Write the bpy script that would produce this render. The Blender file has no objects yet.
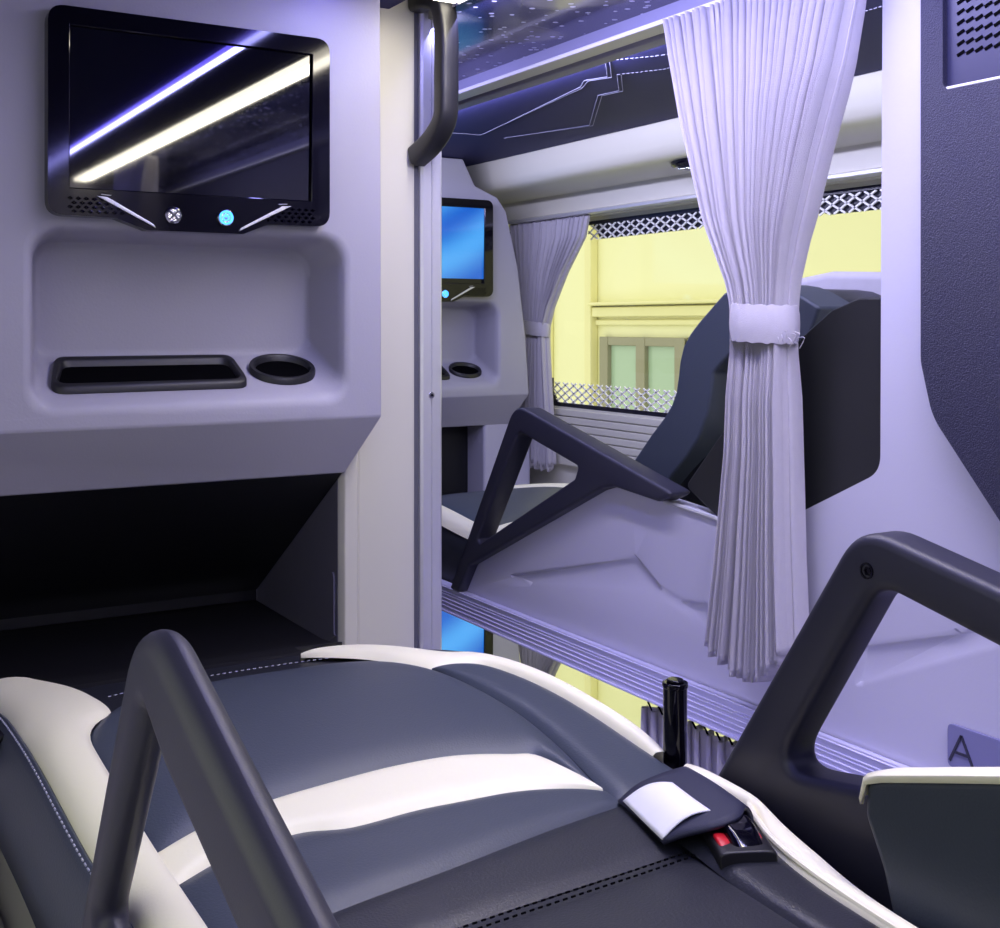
# Interior of a sleeper coach: a near berth seen from its head end, the aisle, and the berth across it.
# Units are metres.  X = across the coach, Y = towards the front, Z = up; the eye of the photographer is the origin.
import bpy, bmesh, math, random
from mathutils import Vector, Matrix
random.seed(7)
S = bpy.context.scene
COL = S.collection
R = math.radians

# ------------------------------------------------------------------ materials
def lin(c):
    return tuple(((x/255)/12.92 if x/255 <= .04045 else ((x/255+.055)/1.055)**2.4) for x in c)
def mat(name, rgb, rough=.5, metal=0., bump=0., scale=300., spec=.5, coat=0., var=0., emit=None, estr=0., sheen=0.):
    m = bpy.data.materials.new(name); m.use_nodes = True
    nt = m.node_tree; b = nt.nodes['Principled BSDF']
    c = lin(rgb)+(1,)
    b.inputs['Base Color'].default_value = c
    b.inputs['Roughness'].default_value = rough
    b.inputs['Metallic'].default_value = metal
    b.inputs['Specular IOR Level'].default_value = spec
    b.inputs['Coat Weight'].default_value = coat
    b.inputs['Sheen Weight'].default_value = sheen
    tc = nt.nodes.new('ShaderNodeTexCoord')
    if bump:
        n = nt.nodes.new('ShaderNodeTexNoise'); n.inputs['Scale'].default_value = scale; n.inputs['Detail'].default_value = 3
        nt.links.new(tc.outputs['Object'], n.inputs['Vector'])
        bp = nt.nodes.new('ShaderNodeBump'); bp.inputs['Strength'].default_value = bump; bp.inputs['Distance'].default_value = .002
        nt.links.new(n.outputs['Fac'], bp.inputs['Height']); nt.links.new(bp.outputs['Normal'], b.inputs['Normal'])
    if var:
        n2 = nt.nodes.new('ShaderNodeTexNoise'); n2.inputs['Scale'].default_value = 60
        nt.links.new(tc.outputs['Object'], n2.inputs['Vector'])
        mx = nt.nodes.new('ShaderNodeMix'); mx.data_type = 'RGBA'
        mx.inputs['A'].default_value = tuple(x*(1-var) for x in c[:3])+(1,)
        mx.inputs['B'].default_value = tuple(min(1, x*(1+var)) for x in c[:3])+(1,)
        nt.links.new(n2.outputs['Fac'], mx.inputs['Factor']); nt.links.new(mx.outputs['Result'], b.inputs['Base Color'])
    if emit:
        b.inputs['Emission Color'].default_value = lin(emit)+(1,)
        b.inputs['Emission Strength'].default_value = estr
    return m

M = {}
M['panel']   = mat('grained_grey_plastic', (166,164,178), .5, bump=.12, scale=260)
M['panel2']  = mat('smooth_lavender_grey_plastic', (190,188,206), .42, bump=.05, scale=300)
M['cream']   = mat('cream_white_plastic', (222,220,208), .4, bump=.03, scale=200)
M['column']  = mat('warm_grey_plastic', (206,204,190), .42, bump=.03, scale=200)
M['cheek']   = mat('shaded_grey_plastic', (112,110,128), .5, bump=.05, scale=300)  # panel grey darkened to put the foot well's shade into the cheek
M['alu']     = mat('brushed_aluminium', (214,214,218), .36, .55, bump=.03, scale=150)
M['ledge']   = mat('grey_lavender_ledge', (150,148,166), .5)
M['fine']    = mat('muted_violet_thread', (138,138,168), .7)
M['rail']    = mat('violet_lit_aluminium', (208,206,238), .4, .0, bump=.03, scale=150)  # violet light of the aisle is put into the rail's base colour
M['black']   = mat('black_satin_plastic', (26,26,31), .42, bump=.10, scale=700)
M['arm']     = mat('charcoal_moulded_plastic', (42,42,57), .44, bump=.06, scale=700)
M['gloss']   = mat('gloss_black_plastic', (7,6,16), .07, spec=.35)
M['screen']  = mat('switched_off_screen_glass', (3,3,8), .03, spec=.9, coat=.3)
M['navy']    = mat('navy_leather', (64,71,84), .42, bump=.16, scale=420)
M['navyd']   = mat('dark_navy_leather', (33,35,44), .42, bump=.2, scale=420)
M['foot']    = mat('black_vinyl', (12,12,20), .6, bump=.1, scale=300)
M['white']   = mat('cream_white_leather', (255,251,220), .42, bump=.07, scale=300)
M['thread']  = mat('pale_thread', (170,172,190), .7)
M['strap']   = mat('navy_webbing', (40,42,66), .6, bump=.3, scale=900)
M['pad']     = mat('navy_padded_leatherette', (46,46,94), .6, spec=.12, bump=.1, scale=400)
M['grain']   = mat('coarse_grained_navy_plastic', (34,34,60), .36, bump=.9, scale=620)
M['vent']    = mat('smooth_navy_plastic', (34,34,66), .45)
M['void']    = mat('painted_hollow_black', (3,3,6), .9, spec=.05)  # paints the shade inside hollows; the hooks share this near-black
M['curtain'] = mat('ivory_linen', (184,180,190), .85, bump=.35, scale=900, var=.05, sheen=.2)
M['chrome']  = mat('polished_steel', (225,225,228), .2, 1., bump=.2, scale=200)
M['red']     = mat('red_plastic', (205,30,45), .35)
M['tag']     = mat('white_label', (248,248,252), .6)
M['plaque']  = mat('slate_violet_plaque', (118,118,158), .4)
M['ink']     = mat('dark_ink', (36,36,58), .5)
M['shadowgap'] = mat('shadow_gap_grey', (88,88,98), .6)  # paints the shaded gap beside the post; the button cross shares it
M['wall_out']= mat('pale_yellow_render', (242,239,192), .8, bump=.05, scale=20)
M['wall_out2']= mat('deeper_yellow_moulding', (236,230,176), .8)
M['bframe']  = mat('bronze_window_frame', (150,146,122), .5)
M['bglass']  = mat('greenish_window_pane', (172,196,170), .2)
M['ground']  = mat('pale_green_paving', (190,196,160), .8, bump=.1, scale=10)
M['lattice'] = mat('white_printed_lattice', (252,252,246), .6)
M['frit']    = mat('black_window_frit', (26,26,42), .3)
M['floor']   = mat('grey_vinyl_floor', (120,120,130), .6, bump=.05, scale=90)
M['led_cream'] = mat('warm_white_lamp', (255,246,222), .5, emit=(255,246,225), estr=14.)
M['led_violet'] = mat('violet_led_strip', (150,140,255), .5, emit=(110,95,255), estr=12.)
M['lens']    = mat('reading_lamp_lens', (230,230,240), .2, emit=(235,235,255), estr=1.2)
M['powerring'] = mat('blue_lit_ring', (90,190,255), .3, emit=(60,160,255), estr=1.6)

def screen_lit():
    m = bpy.data.materials.new('blue_desktop_screen'); m.use_nodes = True
    nt = m.node_tree; b = nt.nodes['Principled BSDF']
    tc = nt.nodes.new('ShaderNodeTexCoord')
    w = nt.nodes.new('ShaderNodeTexWave'); w.inputs['Scale'].default_value = 1.7; w.inputs['Distortion'].default_value = 7
    w.inputs['Detail'].default_value = 1.
    w.inputs['Detail Scale'].default_value = .6
    mp = nt.nodes.new('ShaderNodeMapping'); mp.inputs['Rotation'].default_value = (0, R(-58), 0)
    nt.links.new(tc.outputs['Object'], mp.inputs['Vector']); nt.links.new(mp.outputs['Vector'], w.inputs['Vector'])
    cr = nt.nodes.new('ShaderNodeValToRGB')
    cr.color_ramp.elements[0].color = lin((22,98,205))+(1,); cr.color_ramp.elements[1].color = lin((78,168,245))+(1,)
    nt.links.new(w.outputs['Fac'], cr.inputs['Fac'])
    b.inputs['Base Color'].default_value = (.005,.01,.02,1); b.inputs['Roughness'].default_value = .1
    nt.links.new(cr.outputs['Color'], b.inputs['Emission Color']); b.inputs['Emission Strength'].default_value = 1.0
    return m
M['lit'] = screen_lit()

def glass_pane():
    m = bpy.data.materials.new('clear_window_glass'); m.use_nodes = True
    nt = m.node_tree; nt.nodes.clear()
    out = nt.nodes.new('ShaderNodeOutputMaterial'); mix = nt.nodes.new('ShaderNodeMixShader')
    tr = nt.nodes.new('ShaderNodeBsdfTransparent'); gl = nt.nodes.new('ShaderNodeBsdfGlossy')
    tr.inputs['Color'].default_value = (.95,.97,.93,1); gl.inputs['Roughness'].default_value = .02
    mix.inputs['Fac'].default_value = .035; nt.links.new(tr.outputs[0], mix.inputs[1]); nt.links.new(gl.outputs[0], mix.inputs[2])
    nt.links.new(mix.outputs[0], out.inputs['Surface'])
    return m
M['glass'] = glass_pane()

def star_ceiling():
    m = mat('glossy_smoked_panel', (20,20,34), .16, spec=.5, coat=.25)
    nt = m.node_tree; b = nt.nodes['Principled BSDF']
    tc = nt.nodes.new('ShaderNodeTexCoord')
    v = nt.nodes.new('ShaderNodeTexVoronoi'); v.inputs['Scale'].default_value = 42; v.inputs['Randomness'].default_value = 1
    nt.links.new(tc.outputs['Object'], v.inputs['Vector'])
    lt = nt.nodes.new('ShaderNodeMath'); lt.operation = 'LESS_THAN'; lt.inputs[1].default_value = .2
    nt.links.new(v.outputs['Distance'], lt.inputs[0])
    mx = nt.nodes.new('ShaderNodeMix'); mx.data_type = 'RGBA'
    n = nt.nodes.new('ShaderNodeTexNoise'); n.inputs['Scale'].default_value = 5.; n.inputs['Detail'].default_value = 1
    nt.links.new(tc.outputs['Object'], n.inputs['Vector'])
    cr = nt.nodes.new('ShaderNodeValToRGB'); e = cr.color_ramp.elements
    e[0].position = .47; e[0].color = lin((46,46,74))+(1,); e[1].position = .56; e[1].color = lin((142,140,128))+(1,)  # beige patches paint reflections into the panel colour
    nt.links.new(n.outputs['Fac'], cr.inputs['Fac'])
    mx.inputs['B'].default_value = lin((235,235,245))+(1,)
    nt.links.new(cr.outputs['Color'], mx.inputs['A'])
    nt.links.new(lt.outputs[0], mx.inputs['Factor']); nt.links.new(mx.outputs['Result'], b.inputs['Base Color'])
    return m
M['star'] = star_ceiling()

# ------------------------------------------------------------------ object helpers
WORLD = {}                                   # world position of every root, so that meshes can be given in place
def finish(o, label=None, cat=None, group=None, kind=None):
    if label: o['label'] = label
    if cat: o['category'] = cat
    if group: o['group'] = group
    if kind: o['kind'] = kind
    return o
def thing(name, loc, label, cat, group=None):
    o = bpy.data.objects.new(name, None); COL.objects.link(o); o.location = loc
    o.empty_display_size = .05
    WORLD[o] = Vector(loc)
    return finish(o, label, cat, group)
def obj(name, bm, m, parent=None, bevel=0., seg=3, smooth=35, origin=None, subsurf=0, solid=0., ang=30, clamp=True):
    off = WORLD[parent] if parent else Vector(origin) if origin else None
    if off is None:
        vs = [v.co for v in bm.verts]
        off = Vector((sum(v.x for v in vs)/len(vs), sum(v.y for v in vs)/len(vs), min(v.z for v in vs)))
    bmesh.ops.remove_doubles(bm, verts=bm.verts, dist=1e-6)
    bmesh.ops.recalc_face_normals(bm, faces=bm.faces)
    bmesh.ops.translate(bm, verts=bm.verts, vec=-off)
    me = bpy.data.meshes.new(name); bm.to_mesh(me); bm.free()
    ms = m if isinstance(m, (list, tuple)) else [m]
    for x in ms: me.materials.append(x)
    o = bpy.data.objects.new(name, me); COL.objects.link(o)
    if parent:
        o.parent = parent
        WORLD[o] = off
    else:
        o.location = off; WORLD[o] = off
    if smooth:
        for p in me.polygons: p.use_smooth = True
        me.set_sharp_from_angle(angle=R(smooth)) if hasattr(me, 'set_sharp_from_angle') else None
    if solid:
        md = o.modifiers.new('thick', 'SOLIDIFY'); md.thickness = solid; md.offset = 0
    if bevel:
        md = o.modifiers.new('bevel', 'BEVEL'); md.width = bevel; md.use_clamp_overlap = clamp; md.segments = seg; md.limit_method = 'ANGLE'; md.angle_limit = R(ang)
        md.harden_normals = False
        w = o.modifiers.new('wn', 'WEIGHTED_NORMAL'); w.keep_sharp = False
        if smooth:
            for e in me.edges: e.use_edge_sharp = False
    if subsurf:
        md = o.modifiers.new('sub', 'SUBSURF'); md.levels = subsurf; md.render_levels = subsurf
    return o
def copy_tree(root, delta, name=None, skip=(), label=None, group=None):
    c = root.copy(); COL.objects.link(c); c.location = root.location + Vector(delta)
    WORLD[c] = WORLD[root] + Vector(delta)
    if label: c['label'] = label
    if group: c['group'] = group
    for ch in list(root.children):
        if ch in skip: continue
        d = ch.copy(); COL.objects.link(d); d.parent = c; WORLD[d] = WORLD[c]
        for g in list(ch.children):
            if g in skip: continue
            e = g.copy(); COL.objects.link(e); e.parent = d; WORLD[e] = WORLD[c]
    return c

# ------------------------------------------------------------------ mesh helpers
def P3(axis, a, b, d):
    return Vector((d,a,b)) if axis == 'X' else Vector((a,d,b)) if axis == 'Y' else Vector((a,b,d))
def fillet(poly, r, n=5):
    """round the corners of a closed polygon; r is one radius or a list"""
    out = []; N = len(poly)
    for i in range(N):
        p = Vector(poly[i]); a = Vector(poly[i-1]); b = Vector(poly[(i+1) % N])
        ri = r[i] if isinstance(r, (list, tuple)) else r
        da, db = a-p, b-p
        la, lb = da.length, db.length
        if ri <= 0 or la < 1e-6 or lb < 1e-6: out.append(tuple(p)); continue
        da /= la; db /= lb
        cosv = max(-.9999, min(.9999, da.dot(db))); h = math.acos(cosv)/2
        t = min(ri/math.tan(h), la*.48, lb*.48)
        p0, p1 = p+da*t, p+db*t
        for k in range(n+1):
            s = k/n
            q = p0*(1-s)**2 + p*2*s*(1-s) + p1*s*s
            out.append(tuple(q))
    return out
def box(bm, x0, x1, y0, y1, z0, z1):
    vs = [bm.verts.new((x, y, z)) for x in (x0, x1) for y in (y0, y1) for z in (z0, z1)]
    for f in ((0,1,3,2),(4,6,7,5),(0,4,5,1),(2,3,7,6),(0,2,6,4),(1,5,7,3)):
        bm.faces.new([vs[i] for i in f])
def loop_edges(bm, axis, poly, d):
    vs = [bm.verts.new(P3(axis, a, b, d)) for a, b in poly]
    return vs, [bm.edges.new((vs[i], vs[(i+1) % len(vs)])) for i in range(len(vs))]
def plate(bm, axis, loops, d0, d1):
    """flat plate with holes: loops[0] is the outline, the rest are holes; thickness from d0 to d1 along the axis"""
    if len(loops) == 1:
        loft(bm, [[P3(axis, a, b, d) for a, b in loops[0]] for d in (d0, d1)], True, (True, True))
        return bm
    tmp = bmesh.new(); es = []
    for l in loops:
        _, e = loop_edges(tmp, axis, l, d0); es += e
    res = bmesh.ops.triangle_fill(tmp, use_beauty=True, use_dissolve=False, edges=es)
    fs = [g for g in res['geom'] if isinstance(g, bmesh.types.BMFace)]
    ext = bmesh.ops.extrude_face_region(tmp, geom=fs)
    nv = [g for g in ext['geom'] if isinstance(g, bmesh.types.BMVert)]
    dv = P3(axis, 0, 0, d1-d0)
    # extrude_face_region drops the original faces of a closed border: put a copy back
    bmesh.ops.translate(tmp, verts=nv, vec=dv)
    back = [f for f in fs if f.is_valid]
    me = bpy.data.meshes.new('t'); tmp.to_mesh(me); tmp.free()
    bm.from_mesh(me); bpy.data.meshes.remove(me)
    return bm
def offset_loop(poly, k):
    """closed loop moved inwards by k (outwards for negative k)"""
    pts = [Vector(p) for i, p in enumerate(poly) if (Vector(p)-Vector(poly[i-1])).length > 1e-5]
    area = sum(a.x*b.y-b.x*a.y for a, b in zip(pts, pts[1:]+pts[:1]))
    s = 1 if area > 0 else -1; out = []
    for i, p in enumerate(pts):
        d0 = (p-pts[i-1]).normalized(); d1 = (pts[(i+1) % len(pts)]-p).normalized()
        n0, n1 = Vector((-d0.y, d0.x))*s, Vector((-d1.y, d1.x))*s
        n = (n0+n1).normalized(); out.append(tuple(p+n*k/max(.4, n.dot(n0))))
    return out
def round_plate(bm, axis, outer, hole, d0, d1, w, seg=5):
    """plate with one hole whose outer and inner edges are rounded with radius w"""
    for poly, sg in ((outer, 1), (hole, -1)):
        rings = []
        for side, d, dr in ((0, d0, 1), (1, d1, -1)):
            rs = []
            for q in range(seg+1):
                a = math.pi/2*q/seg
                rs.append([P3(axis, u, v, d+dr*w*(1-math.sin(a))) for u, v in offset_loop(poly, sg*w*(1-math.cos(a)))])
            rings += rs[::-1] if side == 0 else rs
        # rings run: inset front edge, round, wall, round, inset back edge
        loft(bm, rings, True)
    for d in (d0, d1):
        es = []
        for poly, sg in ((outer, 1), (hole, -1)):
            _, e = loop_edges(bm, axis, offset_loop(poly, sg*w), d); es += e
        bmesh.ops.triangle_fill(bm, use_beauty=True, edges=es)
def loft(bm, rings, closed=True, cap=(False, False)):
    vr = [[bm.verts.new(p) for p in r] for r in rings]
    n = len(vr[0])
    for a, b in zip(vr, vr[1:]):
        for i in range(n if closed else n-1):
            j = (i+1) % n
            bm.faces.new((a[i], a[j], b[j], b[i]))
    if cap[0]: bm.faces.new(vr[0])
    if cap[1]: bm.faces.new(vr[-1])
    return vr
def tube(bm, path, r, n=10, cap=True, flat=None):
    """tube round a 3-D path; r a number or list; flat=(w,h,up): rounded-rect section"""
    rings = []
    N = len(path); path = [Vector(p) for p in path]
    up0 = Vector(flat[2]) if flat else Vector((0,0,1))
    for i, p in enumerate(path):
        t = (path[min(N-1, i+1)]-path[max(0, i-1)]).normalized()
        u = up0 - t*up0.dot(t)
        if u.length < 1e-3: u = Vector((1,0,0)) - t*t.x
        u.normalize(); v = t.cross(u)
        rr = r[i] if isinstance(r, (list, tuple)) else r
        ring = []
        for k in range(n):
            a = 2*math.pi*k/n
            ca, sa = math.cos(a), math.sin(a)
            if flat:
                e = .45
                ca = math.copysign(abs(ca)**e, ca); sa = math.copysign(abs(sa)**e, sa)
                ring.append(p + v*ca*flat[0]/2 + u*sa*flat[1]/2)
            else: ring.append(p + v*ca*rr + u*sa*rr)
        rings.append(ring)
    loft(bm, rings, True, (cap, cap))
def resample(pts, n):
    pts = [Vector(p) for p in pts]
    # Catmull-Rom smoothing, then even spacing
    fine = []
    for i in range(len(pts)-1):
        p0 = pts[max(0, i-1)]; p1 = pts[i]; p2 = pts[i+1]; p3 = pts[min(len(pts)-1, i+2)]
        for k in range(12):
            t = k/12
            fine.append(.5*((2*p1)+(p2-p0)*t+(2*p0-5*p1+4*p2-p3)*t*t+(-p0+3*p1-3*p2+p3)*t**3))
    fine.append(pts[-1])
    L = [0]
    for a, b in zip(fine, fine[1:]): L.append(L[-1]+(b-a).length)
    out = []; j = 0
    for i in range(n):
        d = L[-1]*i/(n-1)
        while j < len(L)-2 and L[j+1] < d: j += 1
        s = (d-L[j])/max(1e-9, L[j+1]-L[j])
        out.append(fine[j].lerp(fine[j+1], min(1, s)))
    return out
def cyl(bm, c, axis, r, d, n=24, r2=None):
    """disc / short cylinder centred on c along the axis"""
    r2 = r if r2 is None else r2
    ax = {'X': (Vector((0,1,0)), Vector((0,0,1)), Vector((1,0,0))), 'Y': (Vector((1,0,0)), Vector((0,0,1)), Vector((0,1,0))),
          'Z': (Vector((1,0,0)), Vector((0,1,0)), Vector((0,0,1)))}[axis]
    c = Vector(c); rings = []
    for s, rr in ((-.5, r), (.5, r2)):
        rings.append([c+ax[2]*d*s+(ax[0]*math.cos(2*math.pi*k/n)+ax[1]*math.sin(2*math.pi*k/n))*rr for k in range(n)])
    loft(bm, rings, True, (True, True))
def nb(): return bmesh.new()
def boxobj(name, m, b, parent=None, bevel=0., **kw):
    bm = nb(); box(bm, *b); return obj(name, bm, m, parent, bevel, **kw)
def struct(o): o['kind'] = 'structure'; return o

# ================================================================== THE SETTING
struct(boxobj('floor', M['floor'], (-.3, 2.05, -1.2, 3.6, -1.85, -1.8)))
bm = nb()
left_hole = fillet([(-.6,-.32),(1.15,-.32),(1.15,.36),(-.6,.36)], .03)
plate(bm, 'X', [[(-1.2,-1.8),(3.6,-1.8),(3.6,.62),(-1.2,.62)], left_hole], -.18, -.12)
struct(obj('wall_left', bm, M['panel2'], smooth=0))
bm = nb(); plate(bm, 'X', [left_hole], -.158, -.152)
struct(obj('window_3', bm, M['glass'], smooth=0))
struct(boxobj('wall_rear', M['panel2'], (-.18, 2.05, -1.2, -1.14, -1.8, .62)))
struct(boxobj('wall_front', M['panel2'], (-.18, 2.05, 3.56, 3.6, -1.8, .62)))
struct(boxobj('ceiling', M['pad'], (-.18, 2.06, -1.2, 3.6, .56, .62)))

# right-hand wall with two window openings
bm = nb()
W0, W1 = 2.0, 2.05
win_hole = fillet([(.2,-.255),(3.075,-.255),(3.35,-.24),(3.35,.30),(.2,.30)], .02)
win_hole = fillet([(.2,-.252),(3.07,-.252),(3.07,.27),(3.30,.27),(3.30,.30),(.2,.30)], .0)
win_hole = fillet([(.2,-.25),(3.38,-.25),(3.38,.30),(.2,.30)], .03)
low_hole = fillet([(.2,-1.38),(3.38,-1.38),(3.38,-.82),(.2,-.82)], .03)
plate(bm, 'X', [[(-1.2,-1.8),(3.6,-1.8),(3.6,.62),(-1.2,.62)], win_hole, low_hole], W0, W1)
struct(obj('wall_right', bm, M['cream'], smooth=0))
# ribbed sill board below the window
bm = nb()
for k in range(6):
    z = -.255-.022*k
    box(bm, 1.985-.001*(k % 2), 2.0, .3, 3.5, z-.020, z)
box(bm, 1.978, 2.0, .3, 3.5, -.42, -.387)
struct(obj('trim_1', bm, M['cream'], bevel=.003, seg=2))

def window(n, hole, dz):
    bm = nb(); plate(bm, 'X', [hole], 2.022, 2.028)
    g = struct(obj('window_%d' % n, bm, M['glass'], smooth=0))
    # black printed border following the glass
    bm = nb()
    z0, z1 = -.25+dz, .30+dz
    inner = fillet([(.24, z0+.016),(3.04, z0+.016),(3.062, z0+.05),(3.062, z1-.012),(.24, z1-.012)], [.01,.015,.015,.005,.01])
    plate(bm, 'X', [hole, [(y,z) for y, z in inner]], 2.012, 2.018) if n == 9 else None
    box(bm, 2.006, 2.014, .2, 3.06, z0-.004, z0+.012)
    box(bm, 2.006, 2.014, .2, 3.38, z1-.010, z1+.004)
    p = [(3.052, z0+.01), (3.075, z0+.035), (3.075, z0+.085), (3.062, z0+.085), (3.062, z0+.045), (3.030, z0+.01)]
    plate(bm, 'X', [p], 2.006, 2.014)
    obj('window_frame', bm, M['frit'], g, smooth=0)
    return g
win = window(1, win_hole, 0)
window(2, low_hole, -1.1)
# dark printed band along the top of the upper pane, then the white lattices
bm = nb()
plate(bm, 'X', [[(.2,.296),(2.86,.296),(2.82,.247),(2.4,.247),(2.38,.252),(1.95,.252),(1.93,.247),(.2,.247)]], 2.016, 2.0165)
obj('printed_band', bm, M['frit'], win, smooth=0)
def lattice(spans, z0, z1, dy, dz):
    bm = nb()
    sl = dz/dy
    for (ya, yb) in spans:
        H = z1-z0
        run = H/sl
        n = int((yb-ya+2*run)/dy)+1
        for sgn in (1, -1):
            for k in range(n+1):
                y0 = ya-run+k*dy
                pa = (y0, z0) if sgn > 0 else (y0, z1)
                pb = (y0+run, z1) if sgn > 0 else (y0+run, z0)
                # clip to the span
                t0, t1 = 0., 1.
                if pa[0] < ya: t0 = (ya-pa[0])/run
                if pb[0] > yb: t1 = (yb-pa[0])/run
                if t1-t0 < .12: continue
                a = Vector((2.008, pa[0]+(pb[0]-pa[0])*t0, pa[1]+(pb[1]-pa[1])*t0)); b = Vector((2.008, pa[0]+(pb[0]-pa[0])*t1, pa[1]+(pb[1]-pa[1])*t1))
                d = (b-a).normalized(); nrm = Vector((0,-d.z,d.y))*.0021
                vs = [bm.verts.new(q+Vector((x,0,0))) for x in (0, .004) for q in (a+nrm, b+nrm, b-nrm, a-nrm)]
                for f in ((0,1,2,3),(7,6,5,4),(0,4,5,1),(1,5,6,2),(2,6,7,3),(3,7,4,0)): bm.faces.new([vs[i] for i in f])
    return bm
obj('top_lattice', lattice([(.9,1.97),(2.33,2.87)], .247, .289, .044, .024), M['lattice'], win, smooth=0)
obj('bottom_lattice', lattice([(1.2,3.06)], -.240, -.178, .044, .024), M['lattice'], win, smooth=0)

# padded navy ceiling over the far berth, its ledge, the window-side duct, the aisle ceiling
bm = nb(); box(bm, 1.215, 1.765, -1.1, 3.5, .478, .50)
pc = struct(obj('trim_2', bm, M['pad'], bevel=.004))
bm = nb()
def thread(bm, pts, z, r=.0012, dash=None, axis='Z'):
    for a, b in zip(pts, pts[1:]):
        a3, b3 = P3(axis, a[0], a[1], z), P3(axis, b[0], b[1], z)
        L = (b3-a3).length
        if dash:
            n = max(1, int(L/dash))
            for k in range(n):
                tube(bm, [a3.lerp(b3, (k+.1)/n), a3.lerp(b3, (k+.72)/n)], r, 6)
        else: tube(bm, [a3, b3], r, 6)
for d in (0, .010):
    thread(bm, [(1.378+d,2.62),(1.495,2.60+d),(1.363+d,1.975+d),(1.333+d,1.92),(1.352+d,1.868),(1.266+d,1.756)],   .477, .0007)
    thread(bm, [(1.57,2.62-d),(1.645+d,2.346),(1.445+d,2.03),(1.452+d,1.966),(1.356+d,1.842)], .477, .0007)
thread(bm, [(1.266,1.756),(1.32,1.68),(1.334,1.649),(1.334,.2)], .477, .0008, .009)
thread(bm, [(1.356,1.842),(1.402,1.76),(1.406,1.72),(1.406,.2)], .477, .0008, .009)
obj('stitching', bm, M['fine'], pc, smooth=0)
# curtain ledge along the aisle (two steps)
bm = nb()
box(bm, 1.19, 1.215, -1.1, 3.5, .470, .55); box(bm, 1.198, 1.232, -1.1, 3.5, .458, .474)
struct(obj('trim_3', bm, M['ledge'], bevel=.004))
# duct, as one profile swept along the coach
prof = [(1.765,.50),(1.766,.470),(1.772,.425),(1.782,.405),(1.797,.396),(1.83,.393),(1.955,.388),(1.966,.385),(1.972,.376),(1.984,.334),(1.978,.330),(1.978,.312),(2.0,.310),(2.0,.50)]
bm = nb()
loft(bm, [[(x, y, z) for x, z in prof] for y in (-1.1, 3.5)], True, (True, True))
struct(obj('trim_4', bm, M['cream'], smooth=40))
# glossy smoked aisle ceiling
struct(boxobj('trim_5', M['star'], (.905, 1.19, -1.1, 3.5, .505, .55)))
# padded ceiling of the near berth
struct(boxobj('trim_6', M['pad'], (-.12, .84, -1.1, 1.95, .514, .55), bevel=.004))

# ================================================================== LAMPS
def lamp(name, loc, size, power, color, rot=(0,0,0), spread=180):
    d = bpy.data.lights.new(name, 'AREA'); d.shape = 'RECTANGLE'; d.size, d.size_y = size; d.energy = power; d.color = color; d.spread = R(spread)
    o = bpy.data.objects.new(name, d); COL.objects.link(o); o.location = loc; o.rotation_euler = rot
    return o
def strip(name, m, b, label):
    o = boxobj(name, m, b, bevel=.003, seg=2); return finish(o, label, 'light')
strip('light_strip', M['led_cream'], (.862, .904, -1.1, 1.66, .508, .522), 'warm white light strip at the aisle edge of the ceiling beside the grab handle')
strip('accent_strip', M['led_violet'], (.688, .700, -1.1, 1.66, .503, .514), 'thin violet light strip on the padded ceiling of the near berth')
CREAM = (1., .93, .78); VIO = (.38, .38, 1.); LAV = (.74, .74, 1.)
lamp('strip_light_source', (.883, .30, .505), (.036, 2.6), 9.5, CREAM)
lamp('accent_light_source', (.694, .30, .499), (.02, 2.6), 8, VIO)
lamp('aisle_light_source', (.912, .8, .488), (.012, 3.0), 15, (.42,.41,1.), (0, R(-52), 0))
lamp('ledge_light_source', (1.240, 1.1, .466), (.015, 3.6), 19, (.68,.68,1.), (0, R(-68), 0))
lamp('low_berth_light_source', (1.6, 2.3, -.62), (.4, 1.2), 5, (.85,.85,1.))
lamp('added_low_fill_source', (.872, 1.2, -.64), (.012, 1.6), .8, (.7,.66,1.), (0, R(-80), 0))  # added lamp out of view, lifts the lower curtain

bm = nb(); box(bm, .862, .8655, .4, 2.0, -.642, -.638)  # added strip, unseen, stands as the body of the low fill lamp
finish(obj('added_low_strip', bm, M['led_violet']), 'added unseen violet strip low on the aisle side of the near berth base', 'light')

# ================================================================== WINDOW-SIDE DOWNLIGHT ON THE DUCT
rl = thing('reading_lamp', (1.87, 2.20, .388), 'dark oval reading lamp on the white duct above the far window', 'lamp')
bm = nb()
ring = lambda a, b, z: [(1.872+b*math.cos(2*math.pi*k/28), 2.20+a*math.sin(2*math.pi*k/28)*(1+.15*math.cos(4*math.pi*k/28)), z) for k in range(28)]
loft(bm, [ring(.105,.052,.394), ring(.105,.052,.384), ring(.095,.045,.378), ring(.078,.032,.380), ring(.075,.030,.384)], True, (True, True))
obj('housing', bm, M['gloss'], rl)
bm = nb()
for k in range(3): box(bm, 1.852, 1.892, 2.15+k*.032, 2.168+k*.032, .374, .383)
obj('lens', bm, M['lens'], rl, .002)
bm = nb(); box(bm, 1.846, 1.85, 2.135, 2.26, .374, .383); box(bm, 1.894, 1.898, 2.135, 2.26, .374, .383)
obj('bezel', bm, M['chrome'], rl, .001)

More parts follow.
